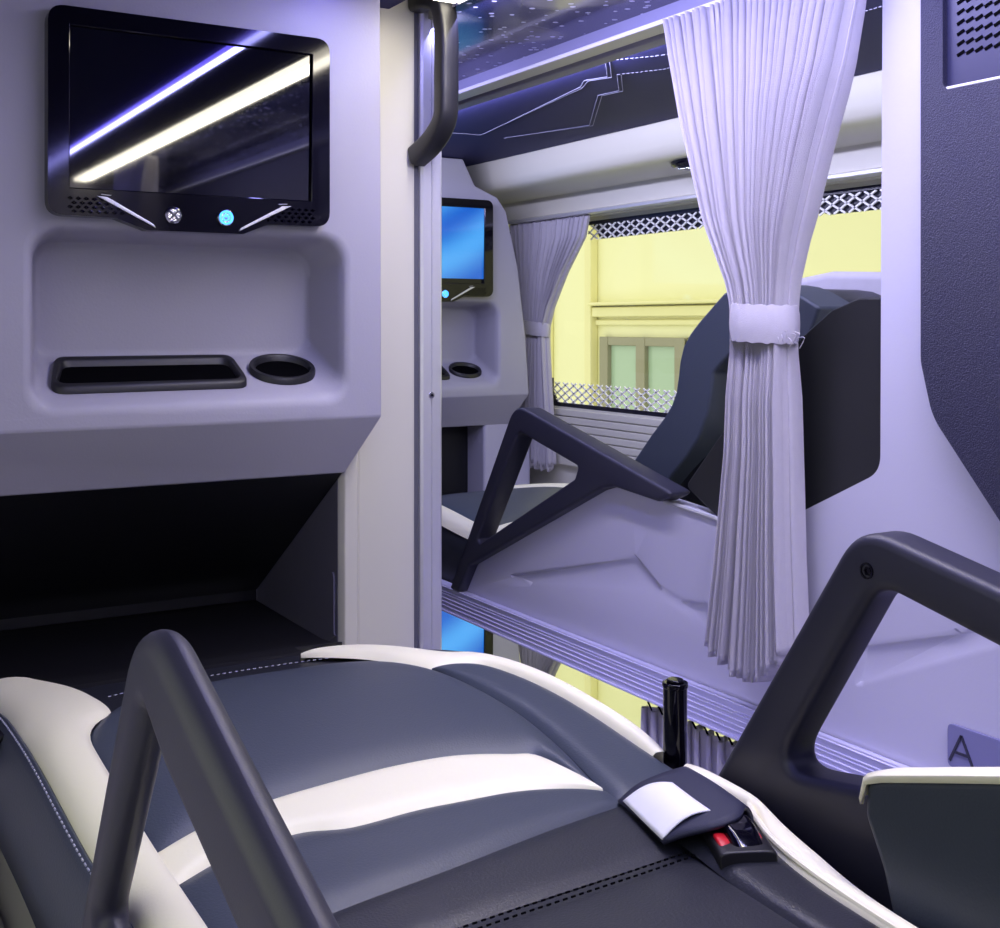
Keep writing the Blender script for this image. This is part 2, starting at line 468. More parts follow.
# ================================================================== CONSOLES (bulkhead unit with shelf recess) AND TELEVISIONS
def rrect(x0, x1, z0, z1, r, n=8):
    """rounded rectangle; r = radius of the corners bl, br, tr, tl"""
    pts = []
    for cx_, cz_, a0, rr in ((x0+r[0], z0+r[0], 180, r[0]), (x1-r[1], z0+r[1], 270, r[1]), (x1-r[2], z1-r[2], 0, r[2]), (x0+r[3], z1-r[3], 90, r[3])):
        for k in range(n+1):
            a = R(a0+90*k/n); pts.append((cx_+rr*math.cos(a), cz_+rr*math.sin(a)))
    # extra points along the straight sides keep the loft even
    out = []
    for i in range(len(pts)):
        a, b = Vector(pts[i]), Vector(pts[(i+1) % len(pts)])
        m_ = 6 if (i % (n+1)) == n else 1
        for k in range(m_): out.append(tuple(a.lerp(b, k/m_)))
    return out
def console(name, label, outline, crease, bottom, d=(0,0,0)):
    """outline: front-face polygon (x,z) above the crease; crease: z of the fold; bottom: (z, y) of the lower lip"""
    dx, dy, dz = d
    Yf = 1.68
    root = thing(name, (.5+dx, Yf+dy, bottom[0]+dz), label, 'console')
    T = lambda x, y, z: (x+dx, y+dy, z+dz)
    bm = nb()
    hole0 = rrect(.262, .735, -.125, .142, (.035,.035,.045,.045))
    _, e1 = loop_edges(bm, 'Y', outline, Yf); _, e2 = loop_edges(bm, 'Y', hole0, Yf)
    bmesh.ops.triangle_fill(bm, use_beauty=True, edges=e1+e2)
    loops = [(hole0, Yf), (rrect(.268,.729,-.117,.136,(.034,.034,.043,.043)), Yf+.0015), (rrect(.273,.724,-.110,.131,(.033,.033,.042,.042)), Yf+.006),
             (rrect(.278,.718,-.099,.126,(.03,.03,.04,.04)), Yf+.02), (rrect(.290,.708,-.056,.118,(.02,.03,.04,.03)), Yf+.098), (rrect(.296,.702,-.046,.110,(.02,.03,.04,.03)), Yf+.108),
             (rrect(.304,.694,-.036,.100,(.02,.03,.04,.03)), Yf+.110)]
    loft(bm, [[(x, y, z) for x, z in l] for l, y in loops], True, (False, True))
    # body behind the front face: side walls of the outline going back, with the folded chin below
    n = len(outline)
    xs = [p[0] for p in outline]; xl, xr = min(xs), [p for p in outline if abs(p[1]-crease) < 1e-6]
    xr = max(p[0] for p in xr)
    for i in range(n):
        a, b = outline[i], outline[(i+1) % n]
        if abs(a[1]-crease) < 1e-6 and abs(b[1]-crease) < 1e-6: continue
        vs = [bm.verts.new(p) for p in ((a[0],Yf,a[1]),(b[0],Yf,b[1]),(b[0],Yf+.24,b[1]),(a[0],Yf+.24,a[1]))]
        bm.faces.new(vs)
    zb, yb = bottom
    xrb = xr-.036
    V = lambda *p: bm.verts.new(p)
    bm.faces.new([V(xl,Yf,crease), V(xr,Yf,crease), V(xrb,yb,zb), V(xl,yb,zb)])
    bm.faces.new([V(xr,Yf,crease), V(xr,Yf+.24,crease), V(xrb,Yf+.24,zb), V(xrb,yb,zb)])
    bm.faces.new([V(xl,yb,zb), V(xrb,yb,zb), V(xrb,Yf+.24,zb), V(xl,Yf+.24,zb)])
    bmesh.ops.translate(bm, verts=bm.verts, vec=Vector(d))
    bmesh.ops.remove_doubles(bm, verts=bm.verts, dist=1e-5)
    sh = obj('shell', bm, M['panel'], root, smooth=50, bevel=.006, seg=3, ang=25)
    # ledge plane: z = -.0986 + .4255*(y-1.68), written in ledge coordinates (x, y)
    lz = lambda y: -.0985+.551*(y-1.70)
    def ring_ledge(poly, dep): return [T(x, y, lz(y)+dep) for x, y in poly]
    # black organiser tray
    bm = nb()
    o1 = fillet([(.300,1.7035),(.584,1.706),(.578,1.777),(.320,1.777)], .018, 7)
    def sc(p, k):
        return [(.447+(x-.447)*(1-k/.135), 1.7405+(y-1.7405)*(1-k/.036)) for x, y in p]
    loft(bm, [ring_ledge(o1, .0), ring_ledge(o1, .008), ring_ledge(sc(o1,.0015), .0105), ring_ledge(sc(o1,.0075), .0105), ring_ledge(sc(o1,.0095), .008), ring_ledge(sc(o1,.011), .001)], True)
    tr = obj('organizer_tray', bm, M['black'], root, smooth=40)
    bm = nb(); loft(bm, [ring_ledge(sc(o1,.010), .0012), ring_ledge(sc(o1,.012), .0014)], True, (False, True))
    obj('tray_shade_sheet', bm, M['void'], tr, smooth=0)  # flat near-black sheet painting the shaded depth of the tray
    # cup holder
    bm = nb()
    def circ(r, dep): return [T(.648+r*math.cos(2*math.pi*q/40), 1.744+r*.64*math.sin(2*math.pi*q/40), lz(1.744+r*.64*math.sin(2*math.pi*q/40))+dep) for q in range(40)]
    loft(bm, [circ(.052,0), circ(.0525,.007), circ(.051,.0100), circ(.0455,.0100), circ(.0440,.008), circ(.0430,.001)], True)
    ch = obj('cup_holder', bm, M['black'], root, smooth=40)
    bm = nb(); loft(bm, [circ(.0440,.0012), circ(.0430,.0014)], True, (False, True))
    obj('cup_shade_sheet', bm, M['void'], ch, smooth=0)  # flat near-black disc painting the shaded depth of the cup holder
    return root
cr = -.143
near_outline = [(-.115,cr),(.786,cr),(.784,.511),(-.115,.511)]
con = console('foot_console', 'grey moulded console with recessed shelf under the switched-off screen', near_outline, cr, (-.235, 1.74))
# dark lining of the foot well under the near console, and its grey side cheek
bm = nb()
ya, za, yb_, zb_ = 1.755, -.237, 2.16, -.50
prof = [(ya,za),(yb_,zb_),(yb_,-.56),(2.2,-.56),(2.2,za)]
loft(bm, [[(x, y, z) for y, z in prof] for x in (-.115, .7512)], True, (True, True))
obj('footwell_lining', bm, M['foot'], con, smooth=0)
bm = nb()
ck = [(1.772,-.236),(2.14,-.49),(2.14,-.60),(1.70,-.60),(1.70,-.236)]
ck = [(1.775,-.236),(2.16,-.495),(2.16,-.62),(1.775,-.62)]
plate(bm, 'X', [ck], .752, .77)
plate(bm, 'X', [fillet([(1.79,-.40),(1.96,-.47),(1.90,-.56),(1.775,-.50),(1.785,-.50),(1.785,-.41)], .01)], .7495, .753)
obj('side_cheek', bm, M['cheek'], con, .004, seg=2)

# far console: tapering right edge
fx, fy, fz = 1.055, 1.32, -.066
far_outline = [(1.18-fx, cr), (1.885-fx, cr), (1.872-fx, -.03-fz), (1.845-fx,.17-fz), (1.805-fx,.33-fz), (1.775-fx,.37-fz), (1.70-fx,.40-fz),(1.66-fx,.475-fz), (1.18-fx,.475-fz)]
con2 = console('foot_console', 'grey moulded console of the far berth around the blue lit screen', far_outline, cr, (-.235, 1.74), (fx, fy, fz))
bm = nb(); plate(bm, 'Y', [[(1.18,-.29),(1.77,-.29),(1.77,-.62),(1.18,-.62)]], 3.16, 3.18)
obj('footwell_lining', bm, M['foot'], con2, smooth=0)
bm = nb(); box(bm, 1.765, 1.93, 3.06, 3.34, -.62, -.29)
obj('side_cheek', bm, M['panel2'], con2, .01)
con3 = console('foot_console', 'grey console of the lower berth beneath the far berth rail', far_outline, cr, (-.235, 1.74), (fx, fy, fz-1.1))

def television(label, screen_mat):
    Yf = 1.655
    root = thing('television', (.49, 1.68, .13), label, 'television')
    out = fillet([(.290,.145),(.378,.144),(.420,.129),(.556,.129),(.592,.144),(.689,.145),(.689,.424),(.290,.424)], [.022,.012,.012,.012,.012,.022,.022,.022], 6)
    hole = fillet([(.3165,.181),(.6605,.181),(.6625,.400),(.3165,.400)], .003, 2)
    bm = nb(); plate(bm, 'Y', [out, hole], Yf, Yf+.0256)
    bz = obj('bezel', bm, M['gloss'], root, .0035, 3)
    bm = nb(); box(bm, .312, .668, Yf+.006, Yf+.014, .176, .405)
    obj('screen', bm, screen_mat, root, smooth=0)
    # bright chamfer round the screen opening
    bm = nb()
    tube(bm, [(.317,Yf+.001,.181),(.660,Yf+.001,.181)], .0012, 6); tube(bm, [(.6605,Yf+.001,.181),(.6625,Yf+.001,.40)], .0012, 6)
    tube(bm, [(.317,Yf+.001,.181),(.317,Yf+.001,.40)], .0009, 6); tube(bm, [(.317,Yf+.001,.40),(.662,Yf+.001,.40)], .0009, 6)
    obj('screen_surround', bm, M['gloss'], root)
    for x, mm, nm in ((.455,'chrome','button'), (.529,'chrome','power_button')):
        bm = nb()
        n = 30
        rg = lambda r, y: [(x+r*math.cos(2*math.pi*k/n)*(1+.05*(k % 5 == 0)), y, .151+r*math.sin(2*math.pi*k/n)*(1+.05*(k % 5 == 0))) for k in range(n)]
        loft(bm, [rg(.0115,Yf), rg(.0115,Yf-.004), rg(.0095,Yf-.006), rg(.008,Yf-.0045), rg(.0001,Yf-.0045)], True, (True, False))
        b = obj(nm, bm, M['chrome'], root)
        if nm == 'power_button':
            b['label'] = 'steel button with a blue lit ring'
            bm = nb()
            for r0, r1 in ((.0072,.0102),(.0030,.0050)):
                rg2 = lambda r, y: [(x+r*math.cos(2*math.pi*k/n), y, .151+r*math.sin(2*math.pi*k/n)) for k in range(n)]
                loft(bm, [rg2(r0,Yf-.005), rg2(r0,Yf-.007), rg2(r1,Yf-.007), rg2(r1,Yf-.005)], True)
            box(bm, x-.0008, x+.0008, Yf-.007, Yf-.005, .151, .157)
            obj('lit_ring', bm, M['powerring'], b)
        else:
            b['label'] = 'plain steel button'
            bm = nb()
            for sx in (1, -1):
                tube(bm, [(x-.006*sx, Yf-.0052, .145), (x+.006*sx, Yf-.0052, .157)], .0014, 6)
            obj('cross_mark', bm, M['shadowgap'], b)
    for sgn in (1, -1):
        c = .490
        bm = nb()
        for r_ in range(4):
            for k in range(9):
                px = .318+k*.0105+(r_ % 2)*.005; pz = .168-.0058*r_
                if px > .372+.0085*r_: continue
                q = c-(c-px)*sgn
                top = bm.verts.new((q, Yf-.0035, pz+.0008))
                b_ = [bm.verts.new((q+a*.0042, Yf, pz+e)) for a, e in ((-1,0),(0,-.0026),(1,0),(0,.0026))]
                for i in range(4): bm.faces.new((b_[i], b_[(i+1) % 4], top))
                bm.faces.new(b_[::-1])
        obj('speaker_grille', bm, M['gloss'], root, smooth=0)
        bm = nb()
        pts = [(.352,.1725),(.366,.1715),(.428,.1375),(.431,.1325)]
        plate(bm, 'Y', [[(c-(c-a)*sgn, b_) for a, b_ in pts]], Yf-.003, Yf+.001)
        plate(bm, 'Y', [[(c-(c-a)*sgn, b_) for a, b_ in [(.358,.1755),(.372,.1745),(.370,.1735),(.358,.1745)]]], Yf-.002, Yf+.001)
        obj('bezel_crease', bm, M['alu'], root, .0012, 2)
    return root
tv = television('switched-off black screen with two round buttons on the near console', M['screen'])
old = [c for c in tv.children if c.name.startswith('screen') and not c.name.startswith('screen_s')][0]
def lit_copy(d, label):
    t = copy_tree(tv, d, skip=(old,), label=label)
    bm = nb(); box(bm, .3175+d[0], .662+d[0], 1.661+d[1], 1.669+d[1], .196+d[2], .402+d[2])
    s = obj('screen', bm, M['lit'], t, smooth=0)
    bm = nb(); box(bm, .312+d[0], .668+d[0], 1.664+d[1], 1.669+d[1], .176+d[2], .200+d[2])
    obj('screen_margin', bm, M['gloss'], t, smooth=0)
    return t
lit_copy((fx+.002, fy, fz), 'blue lit television on the far console beside the aluminium post')
lit_copy((fx+.002, fy, fz-1.1), 'blue lit television of the lower berth, seen below the far berth rail')

# ================================================================== COLUMN, POST, HANDLE BETWEEN NEAR BERTH AND AISLE
bm = nb()
plate(bm, 'Z', [fillet([(.772,1.772),(.785,1.762),(.884,1.762),(.884,1.95),(.772,1.95)], .004, 3)], -.75, .552)
plate(bm, 'Z', [fillet([(.7525,1.772),(.758,1.758),(.778,1.758),(.784,1.764),(.784,1.9),(.7525,1.9)], .004, 3)], -.75, -.2)
struct(obj('trim_7', bm, M['column'], smooth=35))
post = thing('partition_post', (.907, 1.80, -.75), 'slim aluminium post at the aisle edge beside the grey console', 'post')
bm = nb()
sec = [(.892,1.757),(.896,1.754),(.9085,1.754),(.9095,1.757),(.9115,1.757),(.9125,1.754),(.928,1.754),(.932,1.758),(.932,1.95),(.892,1.95)]
plate(bm, 'Z', [sec], -.75, .552)
obj('extrusion', bm, M['alu'], post, smooth=30)
boxobj('shadow_gap_strip', M['shadowgap'], (.883, .893, 1.764, 1.95, -.75, .552), post)  # grey strip standing in for the shade of the groove
bm = nb()
cyl(bm, (.9105,1.7535,-.118), 'Y', .0055, .003, 16, .0055); 
obj('screw', bm, M['chrome'], post, .0008, 2)
bm = nb(); cyl(bm, (.9105,1.7515,-.118), 'Y', .0022, .002, 6)
obj('screw_socket', bm, M['void'], post)
hd = thing('grab_handle', (.90, 1.75, .27), 'black vertical grab handle on the aluminium post at the top of the aisle', 'handle')
bm = nb()
pth = resample([(.886,1.758,.530),(.888,1.725,.529),(.897,1.692,.514),(.899,1.680,.465),(.899,1.680,.40),(.899,1.680,.36),(.898,1.685,.325),(.892,1.715,.295),(.886,1.758,.276)], 44)
tube(bm, pth, .016, 24, True, (.034,.033,(1,0,0)))
obj('grip', bm, M['black'], hd, smooth=50)
for z in (.530, .276):
    bm = nb(); cyl(bm, (.886,1.7535,z), 'Y', .016, .006, 20)
    obj('foot_plate', bm, M['black'], hd, .001)

# ================================================================== SLEEPER SEAT
def HB(x, y):
    z = -.46+.045*math.exp(-((y-1.27)/.27)**2)
    k = min(1, max(0, (y-1.55)/.25)); return z-.05*k*k*(3-2*k)
def patch(c0, c1, n=60, m=14, puff=.007, edge=(0., 0.), base=.0, drop=0., tip=False):
    """upholstery panel between two curves on the bed surface, softly domed, sinking at its seams"""
    a, b = resample([(p[0],p[1],0) for p in c0], n), resample([(p[0],p[1],0) for p in c1], n)
    bm = nb(); rows = []
    for i in range(n):
        row = []
        s = i/(n-1)
        es = 1-abs(2*s-1)**14
        for j in range(m):
            t = j/(m-1); p = a[i].lerp(b[i], t)
            w = 1-abs(2*t-1)**5
            z = HB(p.x, p.y)+base+puff*w*(.45+.55*es)-drop*max(0, t-.35)**2*2.4
            row.append((p.x, p.y, z))
        rows.append(row)
    loft(bm, rows, False)
    return bm
def stitches(bm, curve, off=.0085, dash=.008, r=.0009):
    L = sum((Vector(b)-Vector(a)).length for a, b in zip(curve, curve[1:]))
    n = int(L/dash); pts = resample([(p[0],p[1],0) for p in curve], 2*n+1)
    for k in range(n):
        a, b = pts[2*k], pts[2*k+1]
        tube(bm, [(a.x,a.y,HB(a.x,a.y)+off), (b.x,b.y,HB(b.x,b.y)+off)], r, 5)
ARM_OUT = [(.965,-.56),(.935,-.463),(.746,-.1775),(.599,-.2085),(.30,-.262),(.26,-.28),(.26,-.56)]
ARM_HOLE = [(.595,-.2555),(.7235,-.227),(.850,-.430),(.74,-.410),(.56,-.34),(.52,-.28)]
LARM_OUT = [(.985,-.56),(.966,-.471),(.783,-.182),(.503,-.271),(.32,-.33),(.29,-.36),(.29,-.56)]
LARM_HOLE = [(.772,-.243),(.715,-.2695),(.57,-.312),(.53,-.36),(.56,-.41),(.78,-.445),(.89,-.448),(.905,-.438)]
def armrest(parent, x0, x1, sx):
    bm = nb()
    if sx < 0:
        o = fillet(ARM_OUT, [.02,.03,.055,.0,.03,.03,.02], 9)
        h = fillet(ARM_HOLE, [.0,.034,.022,.02,.03,.03], 10)
    else:
        o = fillet(LARM_OUT, [.02,.03,.075,.0,.03,.03,.02], 12)
        h = fillet(LARM_HOLE, [.016,.02,.03,.03,.03,.03,.012,.012], 6)
    round_plate(bm, 'X', o, h, x0, x1, .010 if sx < 0 else .0138)
    a = obj('armrest', bm, M['arm'], parent, smooth=45)
    # recessed screw on the face towards the seat
    for yy, zz in ((.7325,-.2165),) if sx < 0 else ():
        bm = nb()
        n = 24; xi = x0
        rg = lambda r, d: [(xi+sx*d, yy+r*math.cos(2*math.pi*k/n), zz+r*math.sin(2*math.pi*k/n)) for k in range(n)]
        loft(bm, [rg(.0075,-.001), rg(.0073,.0012), rg(.0058,.0012), rg(.0055,-.0005)], True, (True, True))
        loft(bm, [[(xi+sx*d, yy-.001+r*math.cos(2*math.pi*k/6), zz+r*math.sin(2*math.pi*k/6)) for k in range(6)] for r, d in ((.0042,-.0005),(.0042,.001),(.0024,.0012),(.0020,.0002))], True, (True, True))
        obj('screw', bm, M['gloss'], a)
    return a
def make_seat():
    root = thing('sleeper_seat', (.5, .9, -.56), 'navy and cream leather sleeper seat in the foreground with a seat belt buckle', 'seat')
    # curves on the bed surface (x, y), far end first
    WR_OUT = [(.567,1.463),(.60,1.495),(.637,1.508),(.680,1.475),(.722,1.380),(.754,1.288),(.779,1.203),(.793,1.115),(.799,1.029),(.790,.965)]
    WR_IN  = [(.566,1.455),(.59,1.42),(.620,1.361),(.656,1.262),(.701,1.256),(.725,1.229),(.747,1.154),(.759,1.071),(.763,.975)]
    SEAM = [(.656,1.262),(.674,1.179),(.685,1.101),(.684,1.025),(.674,.945),(.671,.904)]
    NAVR_OUT = [(.656,1.262),(.701,1.256),(.725,1.229),(.747,1.154),(.759,1.071),(.763,.975),(.765,.905)]
    FOOT = [(.292,1.335),(.345,1.365),(.424,1.379),(.51,1.381),(.60,1.374),(.617,1.361)]
    ST_TOP = [(.256,1.000),(.321,1.031),(.378,1.045),(.463,1.057),(.521,1.060),(.577,1.055),(.628,1.036),(.655,1.018),(.671,.940)]
    ST_BOT = [(.262,.948),(.318,.975),(.380,.984),(.426,.974),(.490,.977),(.533,.975),(.589,.970),(.635,.955),(.671,.934)]
    CROSS = [(.266,.835),(.365,.858),(.471,.874),(.584,.893),(.671,.903)]
    STIT  = [(.268,.770),(.340,.784),(.435,.792),(.529,.797),(.613,.801),(.690,.806)]
    WL_IN = [(.232,1.66),(.262,1.545),(.284,1.452),(.292,1.306),(.270,1.269),(.256,1.232),(.254,1.173),(.260,1.033),(.267,.882),(.270,.70)]
    WL_OUT= [(.190,1.66),(.190,1.55),(.200,1.43),(.200,1.294),(.205,1.159),(.212,1.04),(.222,.92),(.230,.70)]
    # underlying body
    bm = nb(); rows = []
    ys = [.22+.03*i for i in range(44)]+[1.50]
    for y in ys:
        k = max(0, (y-1.30)/.21)
        xl, xr = .206+.05*max(0, (.9-y))+.05*k*k, .782-.03*max(0,(.95-y))-.11*k*k
        z = HB(.5, y)
        rows.append([(xl-.004,y,-.565),(xl-.006,y,z-.06),(xl+.004,y,z-.022),(xl+.02,y,z-.008)]+[(xl+.02+(xr-xl-.04)*q/8,y,z-.005) for q in range(1,8)]+[(xr-.02,y,z-.008),(xr-.004,y,z-.022),(xr+.006,y,z-.06),(xr+.004,y,-.565)])
    vr = loft(bm, rows, False)
    bm.faces.new(vr[0]); bm.faces.new(vr[-1])
    obj('cushion', bm, M['navyd'], root, smooth=60)
    # leather panels
    def leather(nm, bm, m, lab=None):
        o = obj(nm, bm, m, root, smooth=60)
        if lab: o['label'] = lab
        return o
    leather('side_bolster', patch(WR_IN, WR_OUT, 70, 14, .011, drop=.040), M['white'], 'cream leather edge along the leg rest, aisle side')
    leather('side_bolster', patch(WL_IN, WL_OUT, 70, 14, .009, base=.003, drop=.016), M['white'], 'cream leather edge along the leg rest, wall side')
    leather('leather_panel', patch(SEAM, NAVR_OUT, 60, 14, .009), M['navy'], 'navy leather strip beside the cream edge')
    # central upper panel: wall-side boundary follows the cream bolster
    up_near = ST_TOP[:-1]+[(.666,.965)]
    top_far = [(.292,1.306),(.345,1.352),(.424,1.372),(.51,1.374),(.60,1.355),(.656,1.262)]
    def quad_panel(near, far, lcur, rcur, n=46, m=46, puff=.007):
        a, b = resample([(p[0],p[1],0) for p in near], n), resample([(p[0],p[1],0) for p in far], n)
        l, r = resample([(p[0],p[1],0) for p in lcur], m), resample([(p[0],p[1],0) for p in rcur], m)
        bm = nb(); rows = []
        for j in range(m):
            v = j/(m-1); row = []
            for i in range(n):
                u = i/(n-1)
                p = a[i]*(1-v)+b[i]*v + l[j]*(1-u)+r[j]*u - (a[0]*(1-u)*(1-v)+a[-1]*u*(1-v)+b[0]*(1-u)*v+b[-1]*u*v)
                w = (1-abs(2*u-1)**12)*(1-abs(2*v-1)**8)
                row.append((p.x, p.y, HB(p.x, p.y)+puff*w))
            rows.append(row)
        loft(bm, rows, False); return bm
    leather('leather_panel', quad_panel(ST_TOP, top_far, [(.256,1.0),(.254,1.173),(.256,1.232),(.270,1.269),(.292,1.306)],
            [(.671,.940),(.684,1.025),(.685,1.101),(.674,1.179),(.656,1.262)], puff=.008), M['navy'], 'broad navy leather leg rest panel')
    leather('cross_stripe', patch(ST_BOT, ST_TOP, 70, 14, .007), M['white'], 'curved cream leather stripe across the leg rest')
    leather('leather_panel', patch(CROSS, ST_BOT, 60, 16, .006), M['navy'], 'navy leather panel below the cream stripe')
    leather('perforated_band', patch(STIT, CROSS, 60, 12, .004), M['navyd'], 'darker perforated band across the seat')
    HIP = [(.27,.30),(.40,.30),(.56,.30),(.70,.30)]
    leather('seat_panel', patch(HIP, [(.268,.768),(.40,.790),(.529,.795),(.668,.803)], 40, 24, .006), M['navyd'])
    leather('seat_panel', patch([(.672,.905),(.664,.800),(.650,.66),(.640,.30)], [(.756,.905),(.764,.837),(.727,.760),(.704,.635),(.69,.30)], 44, 14, .008, base=.004), M['navyd'], 'dark navy seat edge beside the cream piping')
    leather('side_bolster', patch([(.758,.925),(.765,.86),(.761,.82),(.728,.761),(.706,.635),(.690,.40)], [(.790,.945),(.790,.86),(.782,.82),(.759,.736),(.732,.633),(.715,.40)], 50, 12, .010, base=.003, drop=.010), M['white'], 'cream leather edge beside the seat belt buckle')
    # wall-side navy flank
    bm = nb()
    o = resample([(p[0],p[1],0) for p in WL_OUT], 50)
    loft(bm, [[(p.x-.014*t-.006*math.sin(t*3.1), p.y, HB(p.x,p.y)-.008-.115*t**1.2) for p in o] for t in (0,.15,.3,.5,.75,1)], False)
    obj('side_flank', bm, M['navy'], root, smooth=60, solid=.004)
    bm = nb(); stitches(bm, [(x-.006,y) for x, y in WL_OUT[2:]], -.005, .008, .0009)
    obj('stitching', bm, M['thread'], root, smooth=0)
    bm = nb()
    stitches(bm, [(.30,1.352),(.345,1.368),(.424,1.382),(.51,1.384),(.575,1.378)], .007, .0075, .0006)
    obj('stitching', bm, M['thread'], root, smooth=0)
    bm = nb()
    for dy in (.004, -.004): stitches(bm, [(x, y+dy-.012) for x, y in STIT], .0045, .008, .0009)
    obj('perforation', bm, M['void'], root, smooth=0)
    bm = nb(); rows = []                                       # piping on the cream edge
    pp = resample([(p[0]+.003,p[1],0) for p in [(.763,.835),(.729,.760),(.708,.635),(.695,.45)]], 30)
    tube(bm, [(p.x,p.y,HB(p.x,p.y)+.0085) for p in pp], .0030, 8)
    obj('piping', bm, M['white'], root)
    # black foot cushion running under the console
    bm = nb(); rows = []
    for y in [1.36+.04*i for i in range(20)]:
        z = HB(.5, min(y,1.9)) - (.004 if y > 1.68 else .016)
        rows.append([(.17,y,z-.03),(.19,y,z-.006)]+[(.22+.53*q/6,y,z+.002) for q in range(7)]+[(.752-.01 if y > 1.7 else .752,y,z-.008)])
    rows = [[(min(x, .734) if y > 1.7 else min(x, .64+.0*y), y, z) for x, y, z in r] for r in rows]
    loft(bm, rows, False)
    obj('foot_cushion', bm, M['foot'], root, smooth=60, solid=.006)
    a1 = armrest(root, .19, .218, 1); a2 = armrest(root, .81, .855, -1)
    a1['label'] = 'black triangular armrest on the wall side'; a2['label'] = 'black triangular armrest on the aisle side'
    # recline lever
    bm = nb()
    cyl(bm, (.787,.968,-.455), 'Z', .0125, .16, 24); cyl(bm, (.787,.968,-.374), 'Z', .0135, .006, 24); cyl(bm, (.787,.968,-.3695), 'Z', .009, .003, 24)
    obj('recline_lever', bm, M['gloss'], root, .0015, 2)
    return root, a1, a2
seat, arm_wall, arm_aisle = make_seat()

# seat belt: strap flap arched over the buckle, red release buttons, white tag
def sheet(c0, c1, arch, n=24, m=12):
    a, b = resample(c0, n), resample(c1, n); bm = nb()
    loft(bm, [[a[i].lerp(b[i], q/(m-1))+Vector((0,0,arch*math.sin(math.pi*q/(m-1)))) for q in range(m)] for i in range(n)], False)
    return bm
bm = sheet([(.646,.811,-.4485),(.658,.795,-.438),(.676,.779,-.430),(.700,.775,-.4255),(.724,.793,-.428),(.737,.800,-.440),(.742,.803,-.458)],
           [(.668,.905,-.450),(.690,.905,-.439),(.712,.898,-.431),(.728,.893,-.4275),(.743,.897,-.430),(.753,.900,-.440),(.757,.902,-.458)], .002)
strap = obj('belt_strap', bm, M['strap'], seat, smooth=60, solid=.004)
strap['label'] = 'dark strap flap arched over the buckle'
bm = nb()
tube(bm, resample([(.718,.836,-.4475),(.702,.787,-.4455),(.6825,.743,-.4465)], 10), .02, 28, True, (.050,.018,(0,0,1)))
bk = obj('belt_buckle', bm, M['black'], seat, .002, 2, smooth=50)
bk['label'] = 'black belt buckle with red release'
bm = nb()
tube(bm, resample([(.712,.808,-.452),(.708,.797,-.4445),(.703,.786,-.4365),(.695,.766,-.438),(.691,.754,-.446)], 16), .02, 24, True, (.028,.020,(0,0,1)))
obj('tongue', bm, M['gloss'], bk, .001, 2, smooth=50)
for c in ((.6755,.7655,-.4405), (.7055,.7590,-.4410)):
    bm = nb(); c = Vector(c)
    tube(bm, [c+Vector((.0055,.013,.002)), c+Vector((.001,.003,.0015)), c+Vector((-.003,-.008,-.002)), c+Vector((-.004,-.010,-.005))], .006, 16, True, (.011,.007,(0,0,1)))
    obj('release_button', bm, M['red'], bk, smooth=50)
bm = sheet([(.6455,.812,-.4455),(.653,.845,-.4450),(.6665,.896,-.4455)], [(.690,.800,-.4255),(.694,.828,-.4255),(.703,.869,-.4265)], .0065, 16, 14)
tg = obj('belt_tag', bm, M['tag'], seat, smooth=60, solid=.0012)
tg['label'] = 'blank white tag wrapped on the belt strap'

# copy for the far berth (its aisle-side armrest is a longer frame of its own)
arm_kids = [arm_wall]
seat2 = copy_tree(seat, (1.015, 1.20, 0), skip=[arm_wall, strap, bk, tg]+[c for c in seat.children if c.name.startswith(('recline', 'side_flank', 'stitching', 'base'))],
                  label='far navy leather sleeper seat with raised backrest by the window')
far_arm_out = fillet([(2.187,-.552),(1.929,-.151),(1.452,-.265),(1.494,-.282),(1.613,-.272),(1.647,-.279),(2.105,-.489),(2.150,-.552)], [.004,.055,.008,.015,.02,.02,.02,.004], 9)
far_arm_hole = fillet([(1.916,-.203),(1.716,-.249),(1.728,-.272),(2.060,-.437),(2.072,-.432)], [.024,.006,.012,.006,.006], 7)
bm = nb(); round_plate(bm, 'X', far_arm_out, far_arm_hole, 1.178, 1.222, .006)
fa = obj('armrest', bm, M['arm'], seat2, smooth=45); fa['label'] = 'black triangular armrest frame towards the aisle'

# ---- backrests
def slab(parent, name, m, front, th, x0, x1, label=None, rnd=.035):
    """upholstered slab: front = side profile (y,z) from the seat up; th = thickness behind it"""
    fr = resample([(p[0],p[1],0) for p in front], 26)
    back = []
    for i, p in enumerate(fr):
        t = (fr[min(25,i+1)]-fr[max(0,i-1)]).normalized(); back.append(p+Vector((-t.y, t.x, 0))*(-th if False else th)*(1 if i < 22 else 1-(i-22)*.12))
    poly = [(p.x,p.y) for p in fr]+[(p.x,p.y) for p in reversed(back)]
    bm = nb(); plate(bm, 'X', [poly], x0, x1)
    o = obj(name, bm, m, parent, rnd, 5, ang=40)
    if label: o['label'] = label
    return o
